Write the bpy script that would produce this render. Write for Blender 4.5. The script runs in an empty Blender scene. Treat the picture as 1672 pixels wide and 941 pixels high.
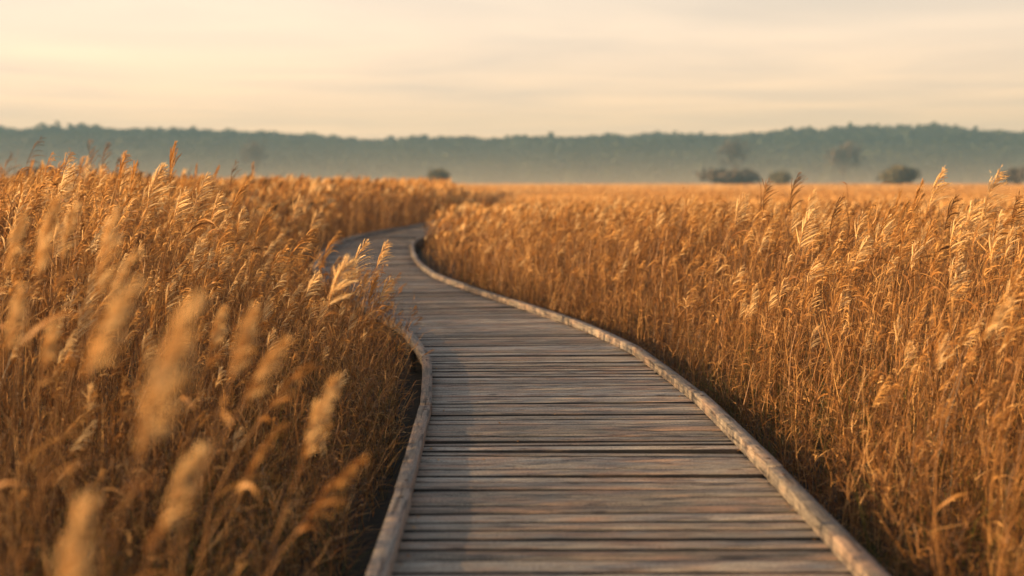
import bpy, math
import numpy as np
from mathutils import Vector

rng = np.random.default_rng(11)
scene = bpy.context.scene
COL = scene.collection
R = math.radians

# ----------------------------------------------------------------- settings
SUN_EL = 15.0           # degrees above the horizon
SUN_AZ = -101.0          # degrees clockwise from +Y (view direction): to the left, slightly behind
SUN_STRENGTH = 5.0
DECK = 0.28             # height of the boardwalk above the marsh floor
CAM_Z = 1.68

# tuned against the photograph
DN = (110, 78, 34, 3.2, .30, 65)                  # reeds per square metre, near to far; last: close to the camera
HAZE, HAZE_COL = .0009, (.24, .42, .57)
MIST, MIST_COL = .0034, (.84, .78, .66)
SKY = .065
VEIL = [(0.0, (1.80, 1.10, .55)), (.05, (1.64, 1.04, .59)), (.115, (1.28, .93, .65)), (.17, (.98, .79, .62)), (.5, (.42, .38, .34))]
CLOUD_COL = (.66, .555, .48, 1)
VEIL_S = .505
SUN_COL = (1.0, .62, .28)
FSTOP = 1.2
EXPO = 1.4

# ----------------------------------------------------------------- mesh helpers
class G:
    """Collects quads (verts, faces, material index, tint, optional uv) for ONE mesh."""
    def __init__(self):
        self.V, self.Q, self.M, self.T, self.UV, self.n = [], [], [], [], [], 0
    def add(self, V, Q, m=0, tint=0.5, uv=None):
        V = np.asarray(V, dtype=np.float32).reshape(-1, 3); Q = np.asarray(Q, dtype=np.int32).reshape(-1, 4)
        self.V.append(V); self.Q.append(Q + self.n)
        self.M.append(np.full(len(Q), m, np.int32) if np.isscalar(m) else np.asarray(m, np.int32))
        self.T.append(np.full(len(V), tint, np.float32) if np.isscalar(tint) else np.asarray(tint, np.float32))
        if uv is not None: self.UV.append(np.asarray(uv, np.float32).reshape(-1, 2))
        self.n += len(V)
    def ribbon(self, P, W, m=0, tint=0.5, side=None):
        """flat tapered ribbon along the points P, with half-widths W"""
        P = np.asarray(P, float); n = len(P)
        T = np.gradient(P, axis=0); T /= np.linalg.norm(T, axis=1)[:, None] + 1e-9
        if side is None: side = rng.normal(size=3)
        S = np.cross(T, side); S /= np.linalg.norm(S, axis=1)[:, None] + 1e-9
        W = np.asarray(W, float)[:, None]
        V = np.stack([P - S * W, P + S * W], 1).reshape(-1, 3)
        i = np.arange(n - 1) * 2
        self.add(V, np.stack([i, i + 1, i + 3, i + 2], 1), m, tint)
    def tube(self, P, Rad, k=4, m=0, tint=0.5):
        P = np.asarray(P, float); n = len(P)
        T = np.gradient(P, axis=0); T /= np.linalg.norm(T, axis=1)[:, None] + 1e-9
        ref = np.array([0.31, 0.95, 0.05]); A = np.cross(T, ref); A /= np.linalg.norm(A, axis=1)[:, None] + 1e-9
        B = np.cross(T, A); a = np.arange(k) * 2 * np.pi / k
        Rad = np.broadcast_to(np.asarray(Rad, float), (n,))
        V = P[:, None] + Rad[:, None, None] * (np.cos(a)[None, :, None] * A[:, None] + np.sin(a)[None, :, None] * B[:, None])
        i, j = np.meshgrid(np.arange(n - 1), np.arange(k), indexing='ij'); jn = (j + 1) % k
        self.add(V.reshape(-1, 3), np.stack([i * k + j, i * k + jn, (i + 1) * k + jn, (i + 1) * k + j], -1).reshape(-1, 4), m, tint)
    def arrays(self):
        return (np.concatenate(self.V), np.concatenate(self.Q), np.concatenate(self.M), np.concatenate(self.T))

def mesh_from(name, V, Q, M, T, mats, uv=None, smooth=False):
    me = bpy.data.meshes.new(name)
    me.vertices.add(len(V)); me.vertices.foreach_set('co', np.ascontiguousarray(V, np.float32).ravel())
    me.loops.add(Q.size); me.loops.foreach_set('vertex_index', np.ascontiguousarray(Q, np.int32).ravel())
    me.polygons.add(len(Q)); me.polygons.foreach_set('loop_start', np.arange(len(Q), dtype=np.int32) * 4)
    for m in mats: me.materials.append(m)
    me.polygons.foreach_set('material_index', np.ascontiguousarray(M, np.int32))
    if smooth: me.polygons.foreach_set('use_smooth', np.ones(len(Q), bool))
    a = me.attributes.new('tint', 'FLOAT', 'POINT'); a.data.foreach_set('value', np.ascontiguousarray(T, np.float32))
    if uv is not None:
        u = me.uv_layers.new(name='grain'); u.data.foreach_set('uv', np.ascontiguousarray(uv[Q.ravel()], np.float32).ravel())
    me.update(calc_edges=True)
    return me

def link(name, me, parent=None, loc=None):
    o = bpy.data.objects.new(name, me); COL.objects.link(o)
    if parent is not None: o.parent = parent
    if loc is not None: o.location = loc
    return o

def build(name, g, mats, parent=None, loc=None, smooth=False):
    V, Q, M, T = g.arrays()
    uv = np.concatenate(g.UV) if g.UV else None
    return link(name, mesh_from(name, V, Q, M, T, mats, uv, smooth), parent, loc)

def tag(o, label=None, cat=None, group=None, kind=None):
    if label: o['label'] = label
    if cat: o['category'] = cat
    if group: o['group'] = group
    if kind: o['kind'] = kind
    return o

def noise1(x, seed, scale):
    """smooth value noise of one or two coordinates for shaping geometry"""
    x = np.asarray(x, float) / scale; r = np.random.default_rng(seed).uniform(-1, 1, 4096)
    i = np.floor(x).astype(int); f = x - i; f = f * f * (3 - 2 * f)
    return r[i % 4096] * (1 - f) + r[(i + 1) % 4096] * f

def noise2(x, y, seed, scale):
    x = np.asarray(x, float) / scale; y = np.asarray(y, float) / scale
    r = np.random.default_rng(seed).uniform(-1, 1, (256, 256))
    i = np.floor(x).astype(int); j = np.floor(y).astype(int); f = x - i; g = y - j
    f = f * f * (3 - 2 * f); g = g * g * (3 - 2 * g)
    a = r[i % 256, j % 256]; b = r[(i + 1) % 256, j % 256]; c = r[i % 256, (j + 1) % 256]; d = r[(i + 1) % 256, (j + 1) % 256]
    return (a * (1 - f) + b * f) * (1 - g) + (c * (1 - f) + d * f) * g

# ----------------------------------------------------------------- materials
def new_mat(name):
    m = bpy.data.materials.new(name); m.use_nodes = True
    nt = m.node_tree; nt.nodes.clear()
    return m, nt, nt.nodes, nt.links

def N(nt, kind, **kw):
    n = nt.nodes.new(kind)
    for k, v in kw.items():
        if k in n.inputs: n.inputs[k].default_value = v
        else: setattr(n, k, v)
    return n

def ramp(nt, stops, interp='LINEAR'):
    n = nt.nodes.new('ShaderNodeValToRGB'); cr = n.color_ramp; cr.interpolation = interp
    while len(cr.elements) < len(stops): cr.elements.new(0.5)
    for e, (p, c) in zip(cr.elements, stops):
        e.position = p; e.color = (*c, 1) if len(c) == 3 else c
    return n

def plant_mat(name, stops, trans=0.45, rough=0.6, spec=0.25):
    """thin dry plant tissue: colour by the tint of each stem, light passes through it"""
    m, nt, nodes, L = new_mat(name)
    at = N(nt, 'ShaderNodeAttribute', attribute_name='tint')
    tc = N(nt, 'ShaderNodeNewGeometry')
    nz = N(nt, 'ShaderNodeTexNoise', Scale=28.0, Detail=2.0)
    L.new(tc.outputs['Position'], nz.inputs['Vector'])
    mx = N(nt, 'ShaderNodeMath', operation='MULTIPLY_ADD'); mx.inputs[1].default_value = 0.35; mx.inputs[2].default_value = -0.17
    L.new(nz.outputs['Fac'], mx.inputs[0])
    ad = N(nt, 'ShaderNodeMath', operation='ADD'); L.new(at.outputs['Fac'], ad.inputs[0]); L.new(mx.outputs[0], ad.inputs[1])
    cr = ramp(nt, stops); L.new(ad.outputs[0], cr.inputs['Fac'])
    p = N(nt, 'ShaderNodeBsdfPrincipled', Roughness=rough); p.inputs['Specular IOR Level'].default_value = spec
    t = N(nt, 'ShaderNodeBsdfTranslucent')
    L.new(cr.outputs['Color'], p.inputs['Base Color']); L.new(cr.outputs['Color'], t.inputs['Color'])
    ms = N(nt, 'ShaderNodeMixShader', Fac=trans); L.new(p.outputs[0], ms.inputs[1]); L.new(t.outputs[0], ms.inputs[2])
    o = N(nt, 'ShaderNodeOutputMaterial'); L.new(ms.outputs[0], o.inputs['Surface'])
    return m

STEM = plant_mat('reed_stem', [(0, (.05, .030, .018)), (.3, (.17, .078, .026)), (.6, (.32, .152, .046)), (1, (.58, .34, .13))], .22, .5, .35)
LEAF = plant_mat('reed_leaf', [(0, (.075, .036, .015)), (.3, (.22, .092, .024)), (.6, (.40, .185, .05)), (1, (.62, .37, .14))], .34, .55)
PLUME = plant_mat('reed_plume', [(0, (.10, .055, .028)), (.35, (.42, .20, .06)), (.7, (.66, .38, .13)), (1, (.84, .62, .33))], .40, .7, .15)
GREEN = plant_mat('sedge_blade', [(0, (.075, .105, .018)), (.35, (.12, .125, .026)), (.6, (.20, .14, .045)), (1, (.36, .23, .09))], .4, .5)
FOLIAGE = plant_mat('tree_foliage', [(0, (.022, .032, .02)), (.5, (.04, .052, .026)), (1, (.085, .08, .04))], .3, .7)
OLIVE = plant_mat('bush_foliage', [(0, (.075, .066, .038)), (.5, (.125, .112, .06)), (1, (.20, .165, .085))], .3, .7)
RUSTY = plant_mat('bare_twigs', [(0, (.06, .048, .038)), (.5, (.09, .07, .052)), (1, (.14, .108, .078))], .25, .7)
BARK = plant_mat('bark', [(0, (.05, .04, .03)), (1, (.12, .09, .07))], 0.0, .9)
REED_MATS = [STEM, LEAF, PLUME, GREEN]

def wood_mat(name, base_stops, warm=1.0, rough_=1.0):
    """weathered timber; grain follows the uv layer (u along the board in metres, v across it)"""
    m, nt, nodes, L = new_mat(name)
    uv = N(nt, 'ShaderNodeUVMap', uv_map='grain')
    at = N(nt, 'ShaderNodeAttribute', attribute_name='tint')
    geo = N(nt, 'ShaderNodeNewGeometry')
    def stretched(su, sv, scale, detail, rough=.6, dist=0.0):
        mp = N(nt, 'ShaderNodeMapping'); mp.inputs['Scale'].default_value = (su, sv, 1)
        L.new(uv.outputs[0], mp.inputs['Vector'])
        n = N(nt, 'ShaderNodeTexNoise', Scale=scale, Detail=detail, Roughness=rough, Distortion=dist)
        L.new(mp.outputs[0], n.inputs['Vector']); return n
    fine = stretched(3.0, 60, 2.2, 5, .7, .3)
    band = stretched(1.5, 15, 1.6, 5, .62, .6)
    crack = stretched(1.9, 34, 1.5, 4, .55, .7)
    blotch = stretched(1.3, 3.2, 1.3, 5, .65, .2)
    # per-board tone + band + fine grain -> base ramp
    def math(op, a, b, c=None):
        n = N(nt, 'ShaderNodeMath', operation=op)
        for i, v in enumerate((a, b, c)):
            if v is None: continue
            if isinstance(v, (int, float)): n.inputs[i].default_value = v
            else: L.new(v, n.inputs[i])
        return n.outputs[0]
    f = math('MULTIPLY_ADD', fine.outputs['Fac'], 1.4, -.70)
    b = math('MULTIPLY_ADD', band.outputs['Fac'], .7, -.35)
    s = math('ADD', f, b)
    s = math('ADD', s, math('MULTIPLY_ADD', at.outputs['Fac'], .62, .19))
    cr = ramp(nt, base_stops); L.new(s, cr.inputs['Fac'])
    # warm patches: worn grey skin, plus patches of sun put into the colour
    wr = ramp(nt, [(.48, (0, 0, 0)), (.60, (1, 1, 1))]); L.new(math('ADD', math('MULTIPLY', blotch.outputs['Fac'], .6), math('MULTIPLY', band.outputs['Fac'], .42)), wr.inputs['Fac'])
    wm = N(nt, 'ShaderNodeMix', data_type='RGBA', blend_type='MIX'); wm.inputs['B'].default_value = (.42, .255, .165, 1)
    L.new(math('MULTIPLY', wr.outputs['Color'], .75 * warm), wm.inputs['Factor']); L.new(cr.outputs['Color'], wm.inputs['A'])
    # drying cracks along the grain
    ck = ramp(nt, [(.385, (1, 1, 1)), (.425, (0, 0, 0))]); L.new(crack.outputs['Fac'], ck.inputs['Fac'])
    cm = N(nt, 'ShaderNodeMix', data_type='RGBA'); cm.inputs['B'].default_value = (.03, .025, .022, 1)
    L.new(math('MULTIPLY', ck.outputs['Color'], .85 * rough_), cm.inputs['Factor']); L.new(wm.outputs['Result'], cm.inputs['A'])
    mk = N(nt, 'ShaderNodeMapping'); mk.inputs['Scale'].default_value = (2.1, 5.2, 1); L.new(uv.outputs[0], mk.inputs['Vector'])
    vk = N(nt, 'ShaderNodeTexVoronoi', Scale=1.0); L.new(mk.outputs[0], vk.inputs['Vector'])
    kr = ramp(nt, [(.05, (1, 1, 1)), (.11, (0, 0, 0))]); L.new(vk.outputs['Distance'], kr.inputs['Fac'])
    speck = N(nt, 'ShaderNodeTexNoise', Scale=75.0, Detail=4.0, Roughness=.7); L.new(uv.outputs[0], speck.inputs['Vector'])
    sr = ramp(nt, [(.36, (.55, .55, .55)), (.56, (1.06, 1.06, 1.06))]); L.new(speck.outputs['Fac'], sr.inputs['Fac'])
    km = N(nt, 'ShaderNodeMix', data_type='RGBA'); km.inputs['B'].default_value = (.05, .035, .025, 1)
    L.new(math('MULTIPLY', kr.outputs['Color'], .8), km.inputs['Factor']); L.new(cm.outputs['Result'], km.inputs['A'])
    cm = N(nt, 'ShaderNodeMix', data_type='RGBA', blend_type='MULTIPLY'); cm.inputs['Factor'].default_value = 1.0
    L.new(km.outputs['Result'], cm.inputs['A']); L.new(sr.outputs['Color'], cm.inputs['B'])
    p = N(nt, 'ShaderNodeBsdfPrincipled', Roughness=.72); p.inputs['Specular IOR Level'].default_value = .3
    L.new(cm.outputs['Result'], p.inputs['Base Color'])
    rr = N(nt, 'ShaderNodeMapRange'); rr.inputs['To Min'].default_value = .55; rr.inputs['To Max'].default_value = .85
    L.new(fine.outputs['Fac'], rr.inputs['Value']); L.new(rr.outputs[0], p.inputs['Roughness'])
    h = math('ADD', math('MULTIPLY', fine.outputs['Fac'], .6), math('MULTIPLY', ck.outputs['Color'], -.8))
    h = math('ADD', h, math('MULTIPLY', band.outputs['Fac'], .9 * rough_ * rough_))
    bp = N(nt, 'ShaderNodeBump', Strength=.9 * rough_ ** 2, Distance=.008); L.new(h, bp.inputs['Height']); L.new(bp.outputs[0], p.inputs['Normal'])
    o = N(nt, 'ShaderNodeOutputMaterial'); L.new(p.outputs[0], o.inputs['Surface'])
    return m

DECKWOOD = wood_mat('deck_wood', [(.08, (.10, .082, .062)), (.34, (.30, .255, .195)), (.60, (.45, .39, .31)), (.9, (.60, .52, .42))])
KERBWOOD = wood_mat('kerb_wood', [(.12, (.10, .085, .068)), (.4, (.20, .172, .14)), (.62, (.29, .25, .205)), (.9, (.40, .35, .285))], .6, .8)
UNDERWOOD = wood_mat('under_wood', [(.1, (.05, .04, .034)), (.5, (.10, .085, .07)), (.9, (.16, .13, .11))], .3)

EDGEWOOD = wood_mat('dark_board_edge', [(.1, (.012, .010, .009)), (.5, (.022, .019, .016)), (.9, (.04, .034, .028))], .1, .3)  # near-black board sides and front arris, so the gaps read as dark lines

def rust_mat():
    m, nt, nodes, L = new_mat('rusty_steel'); p = N(nt, 'ShaderNodeBsdfPrincipled', Roughness=.6, Metallic=.5); nz = N(nt, 'ShaderNodeTexNoise', Scale=60.0)
    cr = ramp(nt, [(.35, (.05, .04, .035)), (.65, (.13, .065, .035))]); L.new(nz.outputs['Fac'], cr.inputs['Fac']); L.new(cr.outputs['Color'], p.inputs['Base Color'])
    o = N(nt, 'ShaderNodeOutputMaterial'); L.new(p.outputs[0], o.inputs['Surface']); return m
RUST = rust_mat()

def ground_mat():
    m, nt, nodes, L = new_mat('marsh_soil')
    geo = N(nt, 'ShaderNodeNewGeometry')
    n1 = N(nt, 'ShaderNodeTexNoise', Scale=14.0, Detail=8.0, Roughness=.7); n2 = N(nt, 'ShaderNodeTexNoise', Scale=.035, Detail=4.0)
    L.new(geo.outputs['Position'], n1.inputs['Vector']); L.new(geo.outputs['Position'], n2.inputs['Vector'])
    cr = ramp(nt, [(.35, (.014, .012, .009)), (.58, (.035, .027, .017)), (.75, (.12, .08, .04))]); L.new(n1.outputs['Fac'], cr.inputs['Fac'])
    straw = ramp(nt, [(.35, (.30, .17, .065)), (.65, (.46, .28, .115))]); L.new(n2.outputs['Fac'], straw.inputs['Fac'])
    sx = N(nt, 'ShaderNodeSeparateXYZ'); L.new(geo.outputs['Position'], sx.inputs[0])
    mr = N(nt, 'ShaderNodeMapRange'); mr.inputs['From Min'].default_value = 60; mr.inputs['From Max'].default_value = 140
    L.new(sx.outputs['Y'], mr.inputs['Value'])
    mx = N(nt, 'ShaderNodeMix', data_type='RGBA'); L.new(mr.outputs[0], mx.inputs['Factor']); L.new(cr.outputs['Color'], mx.inputs['A']); L.new(straw.outputs['Color'], mx.inputs['B'])
    p = N(nt, 'ShaderNodeBsdfPrincipled', Roughness=.9); L.new(mx.outputs['Result'], p.inputs['Base Color'])
    bp = N(nt, 'ShaderNodeBump', Strength=.6, Distance=.03); L.new(n1.outputs['Fac'], bp.inputs['Height']); L.new(bp.outputs[0], p.inputs['Normal'])
    o = N(nt, 'ShaderNodeOutputMaterial'); L.new(p.outputs[0], o.inputs['Surface'])
    return m

def air_mat(name, color, density, aniso=0.0):
    m, nt, nodes, L = new_mat(name)
    v = N(nt, 'ShaderNodeVolumePrincipled', Density=density, Anisotropy=aniso); v.inputs['Color'].default_value = (*color, 1)
    o = N(nt, 'ShaderNodeOutputMaterial'); L.new(v.outputs[0], o.inputs['Volume'])
    return m
# ----------------------------------------------------------------- the line of the boardwalk
CTRL = np.array([(.40, -6), (.40, -2), (.40, 0), (.40, 2), (.397, 4.2), (.385, 5.6), (.362, 6.7), (.335, 7.7), (.27, 8.76), (.215, 9.48), (.135, 10.2), (-.03, 11.15),
    (-.26, 12.1), (-.98, 14.6), (-1.80, 17.5), (-2.22, 19.7), (-2.55, 22.1), (-2.80, 24.4), (-3.0, 27), (-3.1, 30), (-2.9, 34), (-2.25, 39.5),
    (-1.75, 45), (-1.45, 51), (-1.45, 58), (-1.5, 66), (-.9, 76), (.8, 88), (4, 100), (9, 115)], float)
def catmull(P, step=0.05):
    out = []
    for i in range(1, len(P) - 2):
        p0, p1, p2, p3 = P[i - 1], P[i], P[i + 1], P[i + 2]
        n = max(2, int(np.linalg.norm(p2 - p1) / step)); t = np.linspace(0, 1, n, endpoint=False)[:, None]
        out.append(.5 * (2 * p1 + (p2 - p0) * t + (2 * p0 - 5 * p1 + 4 * p2 - p3) * t ** 2 + (3 * p1 - p0 - 3 * p2 + p3) * t ** 3))
    return np.concatenate(out)
LINE = catmull(CTRL)
for _ in range(14):                                   # ease the bends
    LINE[1:-1] = .25 * LINE[:-2] + .5 * LINE[1:-1] + .25 * LINE[2:]
SEG = np.concatenate([[0], np.cumsum(np.linalg.norm(np.diff(LINE, axis=0), axis=1))])
TAN = np.gradient(LINE, axis=0); TAN /= np.linalg.norm(TAN, axis=1)[:, None]
NRM = np.stack([TAN[:, 1], -TAN[:, 0]], 1)            # to the right
LEN = SEG[-1]
def on_line(s):
    c = np.array([np.interp(s, SEG, LINE[:, k]) for k in (0, 1)]); t = np.array([np.interp(s, SEG, TAN[:, k]) for k in (0, 1)])
    t /= np.linalg.norm(t); return c, t, np.array([t[1], -t[0]])
HALF = 0.825; KW = 0.070; KH = 0.064
_C = LINE[::8]; _CN = NRM[::8]
def edge_dist(x, y):
    """distance outside the boardwalk's edge and the side (-1 left, +1 right)"""
    x = np.asarray(x); y = np.asarray(y); d = np.full(x.shape, 1e9); sd = np.zeros(x.shape)
    for a in range(0, len(x), 20000):
        X = x[a:a + 20000, None] - _C[None, :, 0]; Y = y[a:a + 20000, None] - _C[None, :, 1]
        D = X * X + Y * Y; k = D.argmin(1); r = np.arange(len(k))
        d[a:a + 20000] = np.sqrt(D[r, k]); sd[a:a + 20000] = np.sign(X[r, k] * _CN[k, 0] + Y[r, k] * _CN[k, 1])
    return d - (HALF + KW + .02), sd

# ----------------------------------------------------------------- boardwalk
walk = bpy.data.objects.new('boardwalk', None); COL.objects.link(walk); walk.location = (0.4, 0, 0)
tag(walk, 'weathered grey plank boardwalk with low timber kerbs winding away through the reeds', 'boardwalk')
OFF = np.array([-.4, 0, 0])
def plank_strip():
    g = G(); s = 1.0; k = 0
    while s < LEN - 1:
        w = .137 + rng.uniform(-.020, .016); gap = rng.uniform(.008, .020)
        ends = []
        for q in (s + gap / 2, s + w - gap / 2):
            c, t, n = on_line(q)
            a = math.atan2(t[0], t[1]) * .42 + noise1(np.array([q]), 5, .9)[0] * .004
            d = np.array([math.cos(a), -math.sin(a)]); L_ = (HALF + KW - .012) / max(.4, abs(d @ n))
            ends.append((c - d * L_, c + d * L_))
        dist = np.linalg.norm(on_line(s)[0]); m = 22 if dist < 14 else (8 if dist < 35 else 3)
        u = np.linspace(0, 1, m)
        z0, z1 = rng.normal(0, .0034, 2); tilt = rng.normal(0, .0026); cup = rng.uniform(-.002, .003)
        # profile across the board (0..1) and height
        prof = [(0, -.036), (0, -.0052), (.03, -.001), (.5, cup), (.97, -.001), (1, -.0052), (1, -.036)]
        n_p = len(prof); V = np.zeros((m, n_p, 3)); UVs = np.zeros((m, n_p, 2))
        wob0 = np.cumsum(rng.normal(0, .0011, m)) if m > 10 else np.zeros(m); wob1 = np.cumsum(rng.normal(0, .0011, m)) if m > 10 else np.zeros(m)
        wob0 -= wob0.mean(); wob1 -= wob1.mean()
        A = ends[0][0][None] * (1 - u[:, None]) + ends[0][1][None] * u[:, None]; B = ends[1][0][None] * (1 - u[:, None]) + ends[1][1][None] * u[:, None]
        A[:, 1] += np.clip(wob0, -.002, .004); B[:, 1] += np.clip(wob1, -.004, .002)
        jag = rng.uniform(-.01, .01, 2)
        for j, (f, h) in enumerate(prof):
            V[:, j, :2] = A * (1 - f) + B * f
            V[:, j, 2] = DECK + h + z0 * (1 - u) + z1 * u + tilt * (f - .5) * 2
            UVs[:, j, 0] = u * 1.85 + k * 3.71; UVs[:, j, 1] = f * w + (h < -.01) * .05 + k * 1.37
        i, j = np.meshgrid(np.arange(m - 1), np.arange(n_p - 1), indexing='ij')
        Q = np.stack([i * n_p + j, (i + 1) * n_p + j, (i + 1) * n_p + j + 1, i * n_p + j + 1], -1).reshape(-1, 4)
        caps = [[0, 1, 5, 6], [1, 2, 4, 5], [2, 3, 4, 4]]
        caps = [c for c in caps if len(set(c)) == 4]
        Q = np.concatenate([Q, np.array(caps), np.array(caps)[:, ::-1] + (m - 1) * n_p])
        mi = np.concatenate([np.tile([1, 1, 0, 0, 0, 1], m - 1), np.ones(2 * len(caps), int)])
        g.add(V.reshape(-1, 3) + OFF, Q, mi, float(np.clip(rng.normal(.5, .26), 0, 1)), UVs.reshape(-1, 2))
        s += w; k += 1
    return g
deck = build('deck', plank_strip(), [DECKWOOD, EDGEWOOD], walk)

def beam(g, s0, s1, off, zb, w, h, tint, step=.12, bev=.0025, k=0, wav=.0009, slice_uv=False):
    """square timber following the boardwalk's line at a sideways offset"""
    S = np.linspace(s0, s1, max(3, int((s1 - s0) / step)))
    x0, x1 = -w / 2, w / 2
    prof = [(x0, 0), (x0, h - bev), (x0 + bev, h), (x1 - bev, h), (x1, h - bev), (x1, 0)]
    per = np.concatenate([[0], np.cumsum([math.hypot(prof[i + 1][0] - prof[i][0], prof[i + 1][1] - prof[i][1]) for i in range(5)])])
    n_p = 6; V = np.zeros((len(S), n_p, 3)); UVs = np.zeros((len(S), n_p, 2))
    sh = noise1(S, 31 + k, .9) * wav * 2; CA, CB = (on_line(s0)[0], on_line(s1)[0]) if s1 - s0 < 4 else (None, None)
    for i, s in enumerate(S):
        c, t, n = on_line(s); f = (s - s0) / (s1 - s0); c = c if CA is None else c * .5 + .5 * (CA * (1 - f) + CB * f)
        for j, (px, pz) in enumerate(prof):
            q = c + n * (off + px + sh[i]); V[i, j] = (q[0], q[1], zb + pz + noise1(np.array([s]), 77 + k, .6)[0] * wav)
            UVs[i, j] = (s - s0 + k * 2.3, per[j] + k * 1.9)
    i, j = np.meshgrid(np.arange(len(S) - 1), np.arange(n_p - 1), indexing='ij')
    Q = np.stack([i * n_p + j, i * n_p + j + 1, (i + 1) * n_p + j + 1, (i + 1) * n_p + j], -1).reshape(-1, 4)
    e = (len(S) - 1) * n_p
    caps = np.array([[0, 1, 4, 5], [1, 2, 3, 4]])
    Q = np.concatenate([Q, caps[:, ::-1], caps + e])
    g.add(V.reshape(-1, 3) + OFF, Q, 0, tint, UVs.reshape(-1, 2))

k = 0
for side, first in ((-1, 2.2), (1, 2.78)):
    s = 1.0; cuts = [s]
    while cuts[-1] < LEN - 4: cuts.append(cuts[-1] + (2.1 if len(cuts) > 1 else first))
    if side == 1:                                     # one joint stands where the photo shows it, at y = 7.9
        sj = float(np.interp(7.9, LINE[:, 1], SEG)); near = min(range(len(cuts)), key=lambda i: abs(cuts[i] - sj)); dlt = sj - cuts[near]
        cuts = [c + dlt for c in cuts]
    for a, b in zip(cuts[:-1], cuts[1:]):
        g = G(); beam(g, a + .007, b - .007, side * (HALF + KW / 2 + rng.normal(0, .004)), DECK + .0035, KW, KH + rng.normal(0, .003), float(np.clip(rng.normal(.5, .2), 0, 1)), k=k)
        kb = build('kerb_beam', g, [KERBWOOD], walk); k += 1
        if b < 26:                                    # a bolt near each end
            zt = max(float(v[:, 2].max()) for v in g.V) - .002
            for e in (a + .16, b - .16):
                c, t, n = on_line(e); f = (e - a) / (b - a); c = c * .5 + .5 * (on_line(a)[0] * (1 - f) + on_line(b)[0] * f); c = c + n * side * (HALF + KW / 2)
                g2 = G(); P = np.array([(c[0], c[1], zt + h) for h in (-.004, .003, .0045, .0045)]) + OFF
                g2.tube(P, [.012, .012, .009, .0002], 6, 0, .5); build('bolt', g2, [RUST], kb)
for side in (-1, 1):
    g = G(); beam(g, 1.0, LEN - 1, side * (HALF - .05), DECK - .036 - .152, .05, .15, .4, step=.3, k=k); k += 1
    build('joist', g, [UNDERWOOD], walk)
    for s in np.arange(3.0, 40, 2.6):
        c, t, n = on_line(s); q = c + n * side * (HALF + .03)
        g = G(); P = np.array([(q[0], q[1], z) for z in (-.2, .0, .1, DECK - .04)]) + OFF
        g.tube(P, [.05, .05, .05, .05], 8, 0, .4); g.UV.append(np.stack([np.repeat(P[:, 2], 8), np.tile(np.arange(8) * .04, 4) + s], 1))
        build('post', g, [UNDERWOOD], walk)

# ----------------------------------------------------------------- ground
def grid_mesh(name, xs, ys, zf, mat):
    X, Y = np.meshgrid(xs, ys); Z = zf(X, Y); n = len(xs)
    i, j = np.meshgrid(np.arange(len(ys) - 1), np.arange(n - 1), indexing='ij')
    Q = np.stack([i * n + j, i * n + j + 1, (i + 1) * n + j + 1, (i + 1) * n + j], -1).reshape(-1, 4)
    return link(name, mesh_from(name, np.stack([X, Y, Z], -1).reshape(-1, 3), Q, np.zeros(len(Q)), np.full(X.size, .5), [mat], None, True))
def warped(a, b, c, n): return np.concatenate([-np.geomspace(c, a, n)[:-1] if c > a else [], np.linspace(-a, b, 60), np.geomspace(b, c, n)[1:]])
SOIL = ground_mat()
gx = warped(12, 12, 1100, 26); gy = np.concatenate([np.linspace(-60, -3, 12), np.linspace(-2, 30, 110), np.geomspace(30.5, 1150, 40)])
def ground_z(X, Y):
    near = np.clip(1 - (np.hypot(X, Y) - 25) / 40, 0, 1)
    return near * (noise2(X, Y, 3, .8) * .03 + noise2(X, Y, 4, .3) * .015) - .02
tag(grid_mesh('ground', gx, gy, ground_z, SOIL), 'dark marsh soil under the reeds', None, None, 'structure')

RID = np.array([(-900, 34), (-326, 36.3), (-279, 35.1), (-229, 35.5), (-194, 35.1), (-151, 33.2), (-112, 31.2), (-53, 28.1), (-14, 27.3), (25, 28.9), (64, 31.6), (115, 32.8), (140, 32.0), (181, 32), (220, 33.6), (259, 35.2), (298, 34), (326, 33.2), (900, 36)])
def hill_z(X, Y):
    top = np.interp(X, RID[:, 0], RID[:, 1]) + 1.7 - 9.0
    t = np.clip((Y - 560) / 240, 0, 1); rise = t * t * (3 - 2 * t)
    b = np.clip((Y - 840) / 160, 0, 1)
    return top * (rise - .4 * b) + noise2(X, Y, 9, 60) * 2.2 * rise - .5 + 1.5 * noise2(X, Y, 10, 140) * rise
def earth():
    m, nt, nodes, L = new_mat('hill_earth')
    p = N(nt, 'ShaderNodeBsdfPrincipled', Roughness=.95); nz = N(nt, 'ShaderNodeTexNoise', Scale=.05, Detail=5.0)
    cr = ramp(nt, [(.3, (.03, .035, .018)), (.7, (.07, .06, .03))]); L.new(nz.outputs['Fac'], cr.inputs['Fac']); L.new(cr.outputs['Color'], p.inputs['Base Color'])
    o = N(nt, 'ShaderNodeOutputMaterial'); L.new(p.outputs[0], o.inputs['Surface']); return m
tag(grid_mesh('hills', np.linspace(-900, 900, 120), np.linspace(555, 1050, 34), hill_z, earth()), 'low wooded hills beyond the marsh', None, None, 'structure')

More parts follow.
